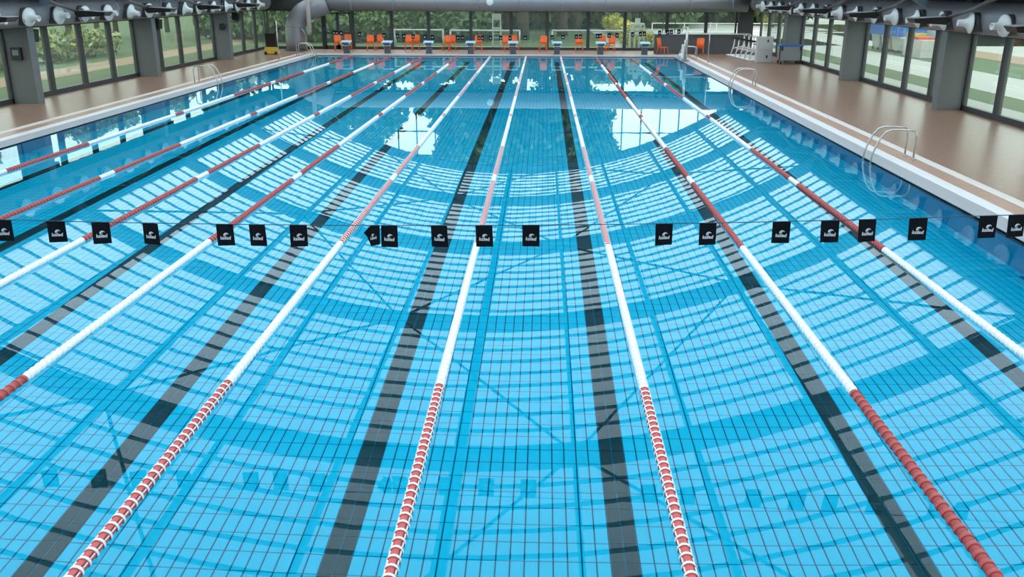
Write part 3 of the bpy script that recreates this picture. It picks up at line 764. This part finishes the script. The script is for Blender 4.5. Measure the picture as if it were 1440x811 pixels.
# ------------------------------------------------------------------ pool ladders
def ladder():
    """origin on the water edge at deck height, water towards -x, rails along y"""
    r = thing('pool_ladder', '', 'ladder')
    pts = [(0.93,0),(0.93,0.52),(0.91,0.60),(0.85,0.65),(0.55,0.67),(0.36,0.665),(0.24,0.62),(0.14,0.5),(0.04,0.27),(-0.02,0.05),(-0.02,-0.15)]
    pts2 = [(-0.02,-0.15),(0.0,-0.35),(0.06,-0.6),(0.06,-1.15)]
    for y in (-0.25, 0.25):
        MB().tube([(x, y, z) for x, z in pts+pts2[1:]], 0.021, 10).build('rail', M_['chrome'], r, True)
        MB().lathe((0.93,y,0), (0,0,1), [(0,0.05),(0.012,0.05),(0.025,0.025)], 12).build('flange', M_['chrome'], r, True)
    for z in (-0.35, -0.62, -0.9):
        MB().box(0.0,0.10,-0.25,0.25,z-0.015,z+0.015).build('step', M_['chrome'], r)
    return r
la = ladder(); lat = tree_of(la)
la.location = (PX1-0.03, 20.75, DK); la['label'] = 'stainless pool ladder on the right edge, nearest of all'
dup(la, (PX1-0.03, 36.8, DK), 0, 'stainless pool ladder on the right edge, halfway down the pool', lat)
dup(la, (PX0+0.03, 36.8, DK), math.pi, 'stainless pool ladder on the left edge of the pool', lat)
dup(la, (PX1-0.03, 51.3, DK), 0, 'stainless pool ladder at the far right corner by the lift', lat)
dup(la, (PX0+0.03, 52.6, DK), math.pi, 'stainless pool ladder at the far left corner of the pool', lat)
# pool lift
t = thing('pool_lift', 'steel pool lift with a white seat at the far right corner', 'pool lift', (7.78,50.1,DK))
MB().tube([(0,0,0),(0,0,1.75)], 0.07, 12).build('column', M_['chrome'], t, True)
MB().tube([(-0.1,-0.1,0),(-0.1,-0.1,1.1)], 0.04, 10).build('cylinder', M_['chrome'], t, True)
MB().box(-0.2,0.2,-0.2,0.2,0,0.04).build('base_plate', M_['chrome'], t)
MB().tube([(0,0,1.7),(-0.25,-0.1,1.74),(-0.32,-0.12,1.5)], 0.03, 8).build('arm', M_['chrome'], t, True)
MB().hexa([(-0.38,-0.3,0.3),(-0.14,-0.3,0.3),(-0.14,0.1,0.3),(-0.38,0.1,0.3)],[(-0.32,-0.28,0.36),(-0.16,-0.28,0.36),(-0.16,0.1,0.36),(-0.32,0.1,0.36)]).box(-0.24,-0.17,-0.3,0.1,0.3,0.85).build('seat', M_['pipe_white'], t)

# ------------------------------------------------------------------ counter and equipment in the far right corner
t = thing('counter', 'long grey counter with a pale top in the far right corner', 'counter', (9.3,55.3,DK))
MB().box(-2.6,2.75,-0.02,0.5,0,1.12).build('front_panel', M_['counter'], t)
MB().box(-2.7,3.05,-0.12,0.6,1.12,1.18).build('worktop', M_['counter_top'], t)
def aqua_bike():
    r = thing('water_bike', '', 'exercise bike', (0,0,0), 0, 'row of white water bikes beside the cabinet'); r.scale = (1.2, 1.2, 1.25)
    b1 = MB()
    for x in (-0.24, 0.24): b1.tube([(x,-0.5,0.04),(x,0.5,0.04)], 0.035, 8)
    for y in (-0.45, 0.45): b1.tube([(-0.24,y,0.04),(0.24,y,0.04)], 0.03, 8)
    b1.build('base', M_['pipe_white'], r, True)
    MB().tube([(0,-0.4,0.05),(0,-0.28,0.55),(0,-0.25,0.9)], 0.032, 8).build('front_post', M_['pipe_white'], r, True)
    MB().tube([(0,0.35,0.05),(0,0.22,0.5),(0,0.2,0.78)], 0.032, 8).build('seat_post', M_['pipe_white'], r, True)
    MB().tube([(0,-0.3,0.45),(0,0.25,0.35)], 0.03, 8).build('cross_tube', M_['pipe_white'], r, True)
    MB().tube([(-0.24,-0.38,0.98),(-0.2,-0.25,0.92),(0.2,-0.25,0.92),(0.24,-0.38,0.98)], 0.02, 8).build('handlebar', M_['chrome'], r, True)
    MB().hexa([(-0.05,0.05,0.78),(0.05,0.05,0.78),(0.11,0.33,0.78),(-0.11,0.33,0.78)], [(-0.04,0.05,0.84),(0.04,0.05,0.84),(0.1,0.33,0.86),(-0.1,0.33,0.86)]).build('saddle', M_['black'], r)
    pd = MB().lathe((-0.02,-0.02,0.32), (1,0,0), [(0,0.13),(0.04,0.13)], 14); pd.build('crank', M_['mid_grey'], r, True)
    return r
ab = aqua_bike(); abt = tree_of(ab)
for i, (x, y) in enumerate([(11.35, 53.7), (11.42, 52.8), (11.5, 51.9), (11.58, 51.0), (11.66, 50.1)]):
    lb = 'white water bike in the row along the right wall, %s from the counter' % ['first', 'second', 'third', 'fourth', 'fifth'][i]
    if i == 0: ab.location = (x, y, DK); ab.rotation_euler = (0,0,math.pi/2); ab['label'] = lb
    else: dup(ab, (x, y, DK), math.pi/2, lb, abt)
t = thing('storage_cabinet', 'pale grey cabinet with two dark handles beside the row of water bikes', 'cabinet', (11.7,48.75,DK))
MB().box(-0.38,0.42,0,0.5,0,1.32).build('body', M_['grey_box'], t)
MB().box(-0.36,0.40,-0.025,0,0.68,1.29).build('upper_door', M_['grey_box'], t); MB().box(-0.36,0.40,-0.025,0,0.03,0.66).build('lower_door', M_['grey_box'], t)
for z in (1.12, 0.32): MB().box(0.10,0.16,-0.06,-0.02,z-0.07,z+0.07).build('handle', M_['black'], t)
t = thing('wheeled_trolley', 'grey wheeled box trolley with blue lid beside the pale cabinet', 'trolley', (12.85,48.1,DK))
MB().hexa([(-0.55,-0.35,0.2),(0.5,-0.35,0.2),(0.5,0.3,0.2),(-0.55,0.3,0.2)], [(-0.6,-0.4,0.9),(0.55,-0.4,0.9),(0.55,0.35,0.9),(-0.6,0.35,0.9)]).build('box', M_['mid_grey'], t)
MB().box(-0.62,0.57,-0.42,0.37,0.9,0.96).build('lid', M_['blue'], t)
for x in (-0.5, 0.45):
    MB().box(x-0.04,x+0.04,-0.43,-0.40,0.7,0.9).build('hinge', M_['black'], t)
    for y in (-0.3, 0.25): MB().lathe((x-0.03,y,0.09), (1,0,0), [(0,0.09),(0.06,0.09)], 14).build('wheel', M_['black'], t, True)
for x in (-0.6, 0.5): MB().tube([(x,-0.38,0.2),(x,-0.38,0.95)], 0.03, 8).build('leg', M_['black'], t)

# ------------------------------------------------------------------ left side equipment
t = thing('cleaning_robot', 'black pool cleaning trolley with a yellow base at the far left window', 'pool cleaner', (-15.95,53.2,DK))
MB().hexa([(-0.4,-0.3,0.05),(0.4,-0.3,0.05),(0.4,0.3,0.05),(-0.4,0.3,0.05)], [(-0.36,-0.25,0.42),(0.36,-0.25,0.42),(0.3,0.25,0.3),(-0.3,0.25,0.3)]).build('base', M_['yellow'], t)
MB().hexa([(-0.28,-0.1,0.4),(0.28,-0.1,0.4),(0.28,0.2,0.4),(-0.28,0.2,0.4)], [(-0.33,-0.2,1.2),(0.33,-0.2,1.2),(0.3,0.1,1.2),(-0.3,0.1,1.2)]).build('body', M_['black'], t)
MB().tube([(0.2,0,1.15),(0.45,0.05,1.45),(0.6,0.05,1.5)], 0.04, 8).build('handle', M_['black'], t)
for x in (-0.3, 0.3): MB().lathe((x,-0.31,0.09), (0,1,0), [(0,0.09),(0.06,0.09)], 12).build('wheel', M_['black'], t, True)
for i, (y, lb) in enumerate(((30.3, 'black loudspeaker hung from the left wall, nearest the viewer'), (40.5, 'black loudspeaker hung on the left wall, the middle one of three'), (51.2, 'black loudspeaker hung on the left wall, farthest'))):
    t = thing('loudspeaker', lb, 'loudspeaker', (-17.25, y, 2.28))
    MB().hexa([(-0.14,-0.25,-0.2),(0.16,-0.2,-0.24),(0.16,0.2,-0.24),(-0.14,0.25,-0.2)], [(-0.14,-0.25,0.2),(0.2,-0.2,0.16),(0.2,0.2,0.16),(-0.14,0.25,0.2)]).build('cabinet', M_['black'], t)
    MB().tube([(-0.45,0,-0.05),(-0.1,0,-0.05)], 0.025, 8).tube([(-0.3,-0.2,-0.27),(0.15,-0.1,-0.27)], 0.02, 6).build('bracket', M_['black_metal'], t)
t = thing('wall_telephone', 'black telephone on the grey left pillar before the far bay', 'telephone', (-17.2,48.72,1.82))
MB().box(-0.13,0.13,-0.09,0.03,-0.17,0.17).build('body', M_['black'], t); MB().tube([(0.12,-0.1,0.14),(0.2,-0.14,0.0),(0.12,-0.1,-0.16)], 0.035, 8).build('handset', M_['black'], t)
t = thing('control_box', 'dark electric box on the nearest left pillar', 'box', (-17.3,29.42,1.72))
MB().box(-0.17,0.17,-0.08,0.03,-0.2,0.2).build('housing', M_['black'], t); MB().box(-0.1,0.1,-0.1,-0.07,-0.05,0.12).build('cover', M_['mid_grey'], t)

# ------------------------------------------------------------------ outdoors: ground, paths, hedges, trees
gm = MB().box(-160, WL-0.3, -60, 240, -0.6, 0.0).box(WR+0.3, 160, -60, 240, -0.6, 0.0).box(WL-0.3, WR+0.3, -60, YN-0.4, -0.6, 0.0).box(WL-0.3, WR+0.3, YF+0.4, 240, -0.6, 0.0)
struct(gm.build('ground', M_['grass']), 'green lawn around the building', 'lawn')
for x0, x1, y0, y1, m, lb in ((13.95, 15.6, -10, 75, 'path', 'pale paved strip right outside the right windows'), (17.4, 21.3, -10, 75, 'path', 'wide pale concrete path across the right lawn'),
                              (25.6, 28.5, -10, 90, 'soil', 'brown strip beyond the right lawn'), (28.5, 60, -10, 140, 'path', 'pale yard beyond the brown strip'), (-23.8, -21.5, -10, 90, 'soil', 'brown path beyond the left windows'),
                              (7.4, 40, 66, 110, 'path', 'pale court beyond the far right panes')):
    struct(MB().box(x0, x1, y0, y1, -0.05, 0.015).build('path', M_[m]), lb, 'path')
pd = MB().hexa([(4.9,58.8,-0.03),(6.4,58.8,-0.03),(5.6,95,-0.03),(4.3,95,-0.03)], [(4.9,58.8,0.02),(6.4,58.8,0.02),(5.6,95,0.02),(4.3,95,0.02)])
struct(pd.build('path', M_['path']), 'narrow grey path leading away beside the yellow hedge', 'path')

def leaf_cloud(seed, n, blobs, size):
    rg = random.Random(seed); m = MB()
    for k in range(n):
        c, r = blobs[rg.randrange(len(blobs))]
        while True:
            d = Vector((rg.uniform(-1,1), rg.uniform(-1,1), rg.uniform(-1,1)))
            if 0.35 < d.length < 1: break
        p = Vector(c)+Vector((d.x*r[0], d.y*r[1], d.z*r[2]))
        u = Vector((rg.uniform(-1,1), rg.uniform(-1,1), rg.uniform(-1,1))).normalized(); v = u.cross(Vector((rg.uniform(-1,1), rg.uniform(-1,1), rg.uniform(-1,1)))).normalized()
        s = size*rg.uniform(0.6, 1.3)
        m.add([p-u*s, p+v*s*0.55, p+u*s, p-v*s*0.55], [(0,1,2,3)])
    me = bpy.data.meshes.new('crown'); me.from_pydata(m.v, [], m.f); return me
def blobs_tree(seed, h, w):
    rg = random.Random(seed); out = []
    for k in range(11):
        a = rg.uniform(0, 6.28); rr = w*rg.uniform(0.1, 0.62); z = h*rg.uniform(0.42, 0.86)
        s = w*rg.uniform(0.3, 0.48)
        out.append(((rr*math.cos(a), rr*math.sin(a), z), (s, s, s*0.85)))
    out.append(((0,0,h*0.82), (w*0.4, w*0.4, h*0.16)))
    return out
CROWN = []
for s in range(3):
    me = leaf_cloud(s, 5200, blobs_tree(s+10, 10.0, 4.2), 0.30); me.materials.append(M_['leaf']); CROWN.append(me)
CROWNP = []
for s in range(2):
    me = leaf_cloud(s+20, 3600, blobs_tree(s+30, 10.0, 3.6), 0.30); me.materials.append(M_['leaf_pale']); CROWNP.append(me)
TR = MB(); TR.tube([(0,0,-0.3),(0.05,0,2),(0.0,0.1,4.5),(0.2,0,7)], [0.34,0.26,0.2,0.08], 10)
for a in range(4): TR.tube([(0,0,3.2+a*0.5),(1.2*math.cos(a*1.7),1.2*math.sin(a*1.7),4.6+a*0.5),(2.2*math.cos(a*1.7),2.2*math.sin(a*1.7),6+a*.4)], [0.14,0.09,0.04], 7)
TRUNK = TR.mesh('trunk', M_['bark'], True)
def tree(x, y, h, label, group, pale=False, k=0, wide=1.0):
    t = thing('leafy_tree', label, 'tree', (x, y, 0), k*1.3, group)
    s = h/10.0
    c = link('crown', (CROWNP if pale else CROWN)[k % (2 if pale else 3)], t); c.scale = (s*wide, s*wide, s)
    tr = link('trunk', TRUNK, t); tr.scale = (s, s, s)
    return t
far_trees = [(-24,72,11),(-19.5,76,10),(-16.6,86,11.5),(-12.6,98,7.2),(-7.6,80,12.5),(-4.8,74,14),(-1.6,72,14.5),(1.6,78,14.5),(-3.5,90,15),(3.2,90,12),(15.5,104,9),(24,98,9),(30,90,10)]
for i, (x, y, h) in enumerate(far_trees):
    tree(x, y, h, 'leafy green tree on the lawn beyond the far windows', 'trees beyond the far windows', False, i)
left_trees = [(-29,20,8,1),(-31,27,9,1),(-28,33,7.5,1),(-33,38,9,1),(-29,43,7.5,1),(-33,50,8.5,1),(-30,57,8,1),(-33,63,9,0),(-34,69,9.5,1),(-34,82,10,1),(-34,102,10,1),(-34,72,10,1),(-35,12,9,1),(-38,58,10,1)]
for i, (x, y, h, p) in enumerate(left_trees):
    tree(x, y, h*0.74, ('pale' if p else 'dark') + ' green leafy tree beyond the left windows', ('pale' if p else 'dark') + ' trees beyond the left windows', bool(p), i)
right_trees = [(44,70,10,0),(40,84,11,1),(50,50,9,0),(36,100,11,0),(17.2,66,6.5,1)]
for i, (x, y, h, p) in enumerate(right_trees):
    tree(x, y, h, 'tall leafy tree beyond the yard outside the right windows', 'trees beyond the right windows', bool(p), i)
def hedge(name, x0, x1, y0, y1, h, m, label, n, size=0.13):
    rg = random.Random(len(label)); bl = []
    L = max(x1-x0, y1-y0); cnt = max(3, int(L/0.8))
    for k in range(cnt+1):
        f_ = k/cnt
        bl.append(((x0+(x1-x0)*(f_ if x1-x0 >= y1-y0 else 0.5), y0+(y1-y0)*(f_ if y1-y0 > x1-x0 else 0.5), h*0.5), (max(0.5, (x1-x0)/2 if y1-y0 > x1-x0 else 0.7), max(0.5, (y1-y0)/2 if x1-x0 >= y1-y0 else 0.7), h*0.5*rg.uniform(0.85,1.1))))
    me = leaf_cloud(7, n, bl, size); me.materials.append(M_[m])
    o = link(name, me); tag(o, label, 'hedge', kind=None); return o
bush_spots = [(-16.5,72,2.6),(-13.6,69,2.2),(-11.2,72,2.8),(-8.8,69.5,2.5),(-6.6,71,3.0),(-19.5,69,3.2),(-22.5,73,3.5),(-15,84,4.6),(-10.5,84,4.8),(-6,95,5.5),(0,97,5.5),(-19.5,86,5.0),(4.6,100,5.0),(9,108,4.5),(6.8,97,6.0),(10.5,100,6.2),(14,112,4.6),(20,110,5.0),(27,108,5.2)]
BUSH = []
for q in range(2):
    me = leaf_cloud(50+q, 2600, [((0,0,0.45),(1.1,1.1,0.5)), ((0.8,0.2,0.35),(0.8,0.8,0.42)), ((-0.8,-0.1,0.38),(0.85,0.8,0.45)), ((0.1,0.6,0.4),(0.9,0.7,0.45)), ((0.2,-0.3,0.6),(0.7,0.7,0.4))], 0.11); me.materials.append(M_['leaf']); BUSH.append(me)
for i, (x, y, h) in enumerate(bush_spots):
    o = link('leafy_bush', BUSH[i % 2], None, (x, y, 0), (0, 0, i*1.1)); o.scale = (h*0.9, h*0.9, h)
    tag(o, 'dark green bush on the lawn beyond the far windows', 'bush', 'bushes beyond the far windows')
hedge('clipped_hedge', -27.2, -25.2, 14, 54, 1.6, 'leaf_pale', 'long pale green hedge beyond the path outside the left windows', 7000, 0.2)
hedge('flowering_hedge', 5.6, 7.2, 64, 92, 1.5, 'leaf_yellow', 'long yellow flowering hedge running away beside the grey path', 6000, 0.16)
hedge('yellow_bush', 5.75, 7.3, 62.4, 63.6, 1.05, 'leaf_yellow', 'round yellow bush outside the far pane before the counter', 1600, 0.09)

# ------------------------------------------------------------------ outdoors: goals, high chair, railings and yard objects
def goal(x0, x1, y, h, label):
    t = thing('water_goal', label, 'goal', (x0, y, 0), 0, 'white goals on the far lawn')
    w = x1-x0; r = 0.055
    MB().tube([(0,0,0),(0,0,h)], r, 8).build('post', M_['pipe_white'], t, True); MB().tube([(w,0,0),(w,0,h)], r, 8).build('post', M_['pipe_white'], t, True)
    MB().tube([(-0.04,0,h),(w+0.04,0,h)], r, 8).build('crossbar', M_['pipe_white'], t, True)
    b = MB()
    for x in (0, w): b.tube([(x,0,h),(x,0.9,0.04)], 0.03, 6).tube([(x,0,0.04),(x,0.9,0.04)], 0.03, 6)
    b.tube([(0,0.9,0.04),(w,0.9,0.04)], 0.03, 6); b.build('back_frame', M_['pipe_white'], t, True)
goal(-9.95, -6.7, 61, 1.17, 'white goal frame on the far lawn, left one of three')
goal(-6.2, -1.6, 61, 1.15, 'white goal frame on the far lawn, middle one behind the high chair')
goal(0.58, 5.3, 61, 1.17, 'white goal frame on the far lawn, right one of three')
t = thing('lifeguard_chair', 'tall white lifeguard chair with ladder outside the far glass wall', 'high chair', (-3.08,60.2,0))
for x in (-0.26, 0.26):
    MB().tube([(x,-0.25,0),(x*0.95,0.0,2.2)], 0.04, 8).build('leg', M_['pipe_white'], t); MB().tube([(x,0.6,0),(x*0.95,0.35,1.4)], 0.04, 8).build('leg', M_['pipe_white'], t)
for z in (0.25, 0.5, 0.75, 1.0): MB().box(-0.27,0.27,-0.25+z*0.11-0.05,-0.25+z*0.11+0.05,z-0.03,z+0.03).build('rung', M_['pipe_white'], t)
MB().box(-0.3,0.3,-0.1,0.42,1.28,1.36).build('seat', M_['pipe_white'], t); MB().box(-0.27,0.27,0.0,0.06,1.85,2.25).build('backrest', M_['pipe_white'], t)
t = thing('stacked_loungers', 'stack of white plastic loungers standing by the yellow bush', 'lounger stack', (6.2,61.2,0))
MB().box(-0.52,0.52,-0.2,0.3,0.9,1.05).build('lounger', M_['pipe_white'], t); MB().box(-0.5,0.5,-0.2,0.3,1.2,1.36).build('lounger', M_['pipe_white'], t)
MB().box(-0.45,0.45,-0.2,0.3,1.5,1.65).build('lounger', M_['pipe_white'], t); MB().box(-0.15,0.17,-0.1,0.2,1.68,1.95).build('backrest', M_['pipe_white'], t)
for x in (-0.45, -0.15, 0.15, 0.45): MB().box(x-0.05,x+0.05,-0.15,0.25,0,1.5).build('leg', M_['pipe_white'], t)
t = thing('tubular_rack', 'black tubular rack outside the far pane above the counter', 'rack', (7.85,61,0))
for x in (0, 0.8): MB().tube([(x,0,0),(x,0,1.8)], 0.03, 8).build('post', M_['black_metal'], t)
MB().tube([(0,0,1.8),(0.8,0,1.8)], 0.03, 8).build('top_bar', M_['black_metal'], t)
def railing(x0, x1, y, h, label, n):
    t = thing('white_railing', label, 'railing', (x0, y, 0))
    for i in range(n+1): MB().tube([((x1-x0)*i/n,0,0),((x1-x0)*i/n,0,h)], 0.04, 6).build('post', M_['pipe_white'], t)
    for z in (h, h*0.55): MB().tube([(0,0,z),(x1-x0,0,z)], 0.035, 6).build('rail', M_['pipe_white'], t)
railing(8.2, 30, 70, 1.35, 'long white railing along the pale court beyond the counter', 9)
railing(11.0, 14.5, 64, 0.95, 'short white railing outside the pane right of the counter', 6)
t = thing('tarpaulin_crate', 'blue tarpaulin cover over the bins in the right yard', 'tarpaulin', (22.6,60.8,0))
MB().box(-0.6,1.2,-2.9,2.3,1.02,1.85).build('cover', M_['blue'], t)
for y in (-2.8, 2.2): MB().box(1.0,1.1,y-0.05,y+0.05,0,1.05).build('post', M_['pipe_white'], t)
for i, y in enumerate((58.6, 60.4, 62.2)):
    t = thing('wheeled_bin', 'pale wheeled bin under the blue tarpaulin, %s from the viewer' % ['first', 'second', 'third'][i], 'bin', (22.7,y,0), 0, 'bins under the tarpaulin')
    MB().hexa([(-0.4,-0.6,0.15),(0.4,-0.6,0.15),(0.4,0.6,0.15),(-0.4,0.6,0.15)], [(-0.5,-0.75,0.92),(0.5,-0.75,0.92),(0.5,0.75,0.92),(-0.5,0.75,0.92)]).build('body', M_['grey_box'], t)
    MB().box(-0.52,0.52,-0.77,0.77,0.92,1.0).build('lid', M_['pipe_white'], t)
    for w_ in (-0.5, 0.5): MB().lathe((-0.45,w_,0.1), (1,0,0), [(0,0.1),(0.06,0.1)], 12).build('wheel', M_['black'], t)
t = thing('equipment_box', 'pale box with a red and yellow cover beside the bins', 'box', (22.6,55.4,0))
MB().box(-0.5,0.5,-1.1,1.6,0,1.0).build('body', M_['grey_box'], t); MB().box(-0.5,0.5,-0.5,0.6,1.0,1.15).build('red_cover', M_['red_cover'], t); MB().box(-0.5,0.5,0.6,1.4,1.0,1.3).build('yellow_cover', M_['leaf_yellow'], t)
t = thing('panel_fence', 'tall white panel wall beyond the right lawn', 'fence', (24.5,57,0))
for i in range(4): MB().box(-0.05,0.05,-4.0+i*1.6,-2.42+i*1.6,0.45,1.62).build('panel', M_['pipe_white'], t)
for i in range(5): MB().box(-0.06,0.06,-4.05+i*1.6,-3.95+i*1.6,0,1.7).build('post', M_['pipe_white'], t)
t = thing('garden_building', 'low grey and tan building far beyond the right yard', 'building', (42,40,0))
MB().box(-3,3,-16,16,0,2.2).build('wall', M_['stripe'], t); MB().box(-3.4,3.4,-16.4,16.4,2.2,2.6).build('roof', M_['mid_grey'], t)
for i in range(6): MB().box(-3.06,-3.0,-14+i*5,-11.5+i*5,0.7,1.7).build('window', M_['frame'], t)
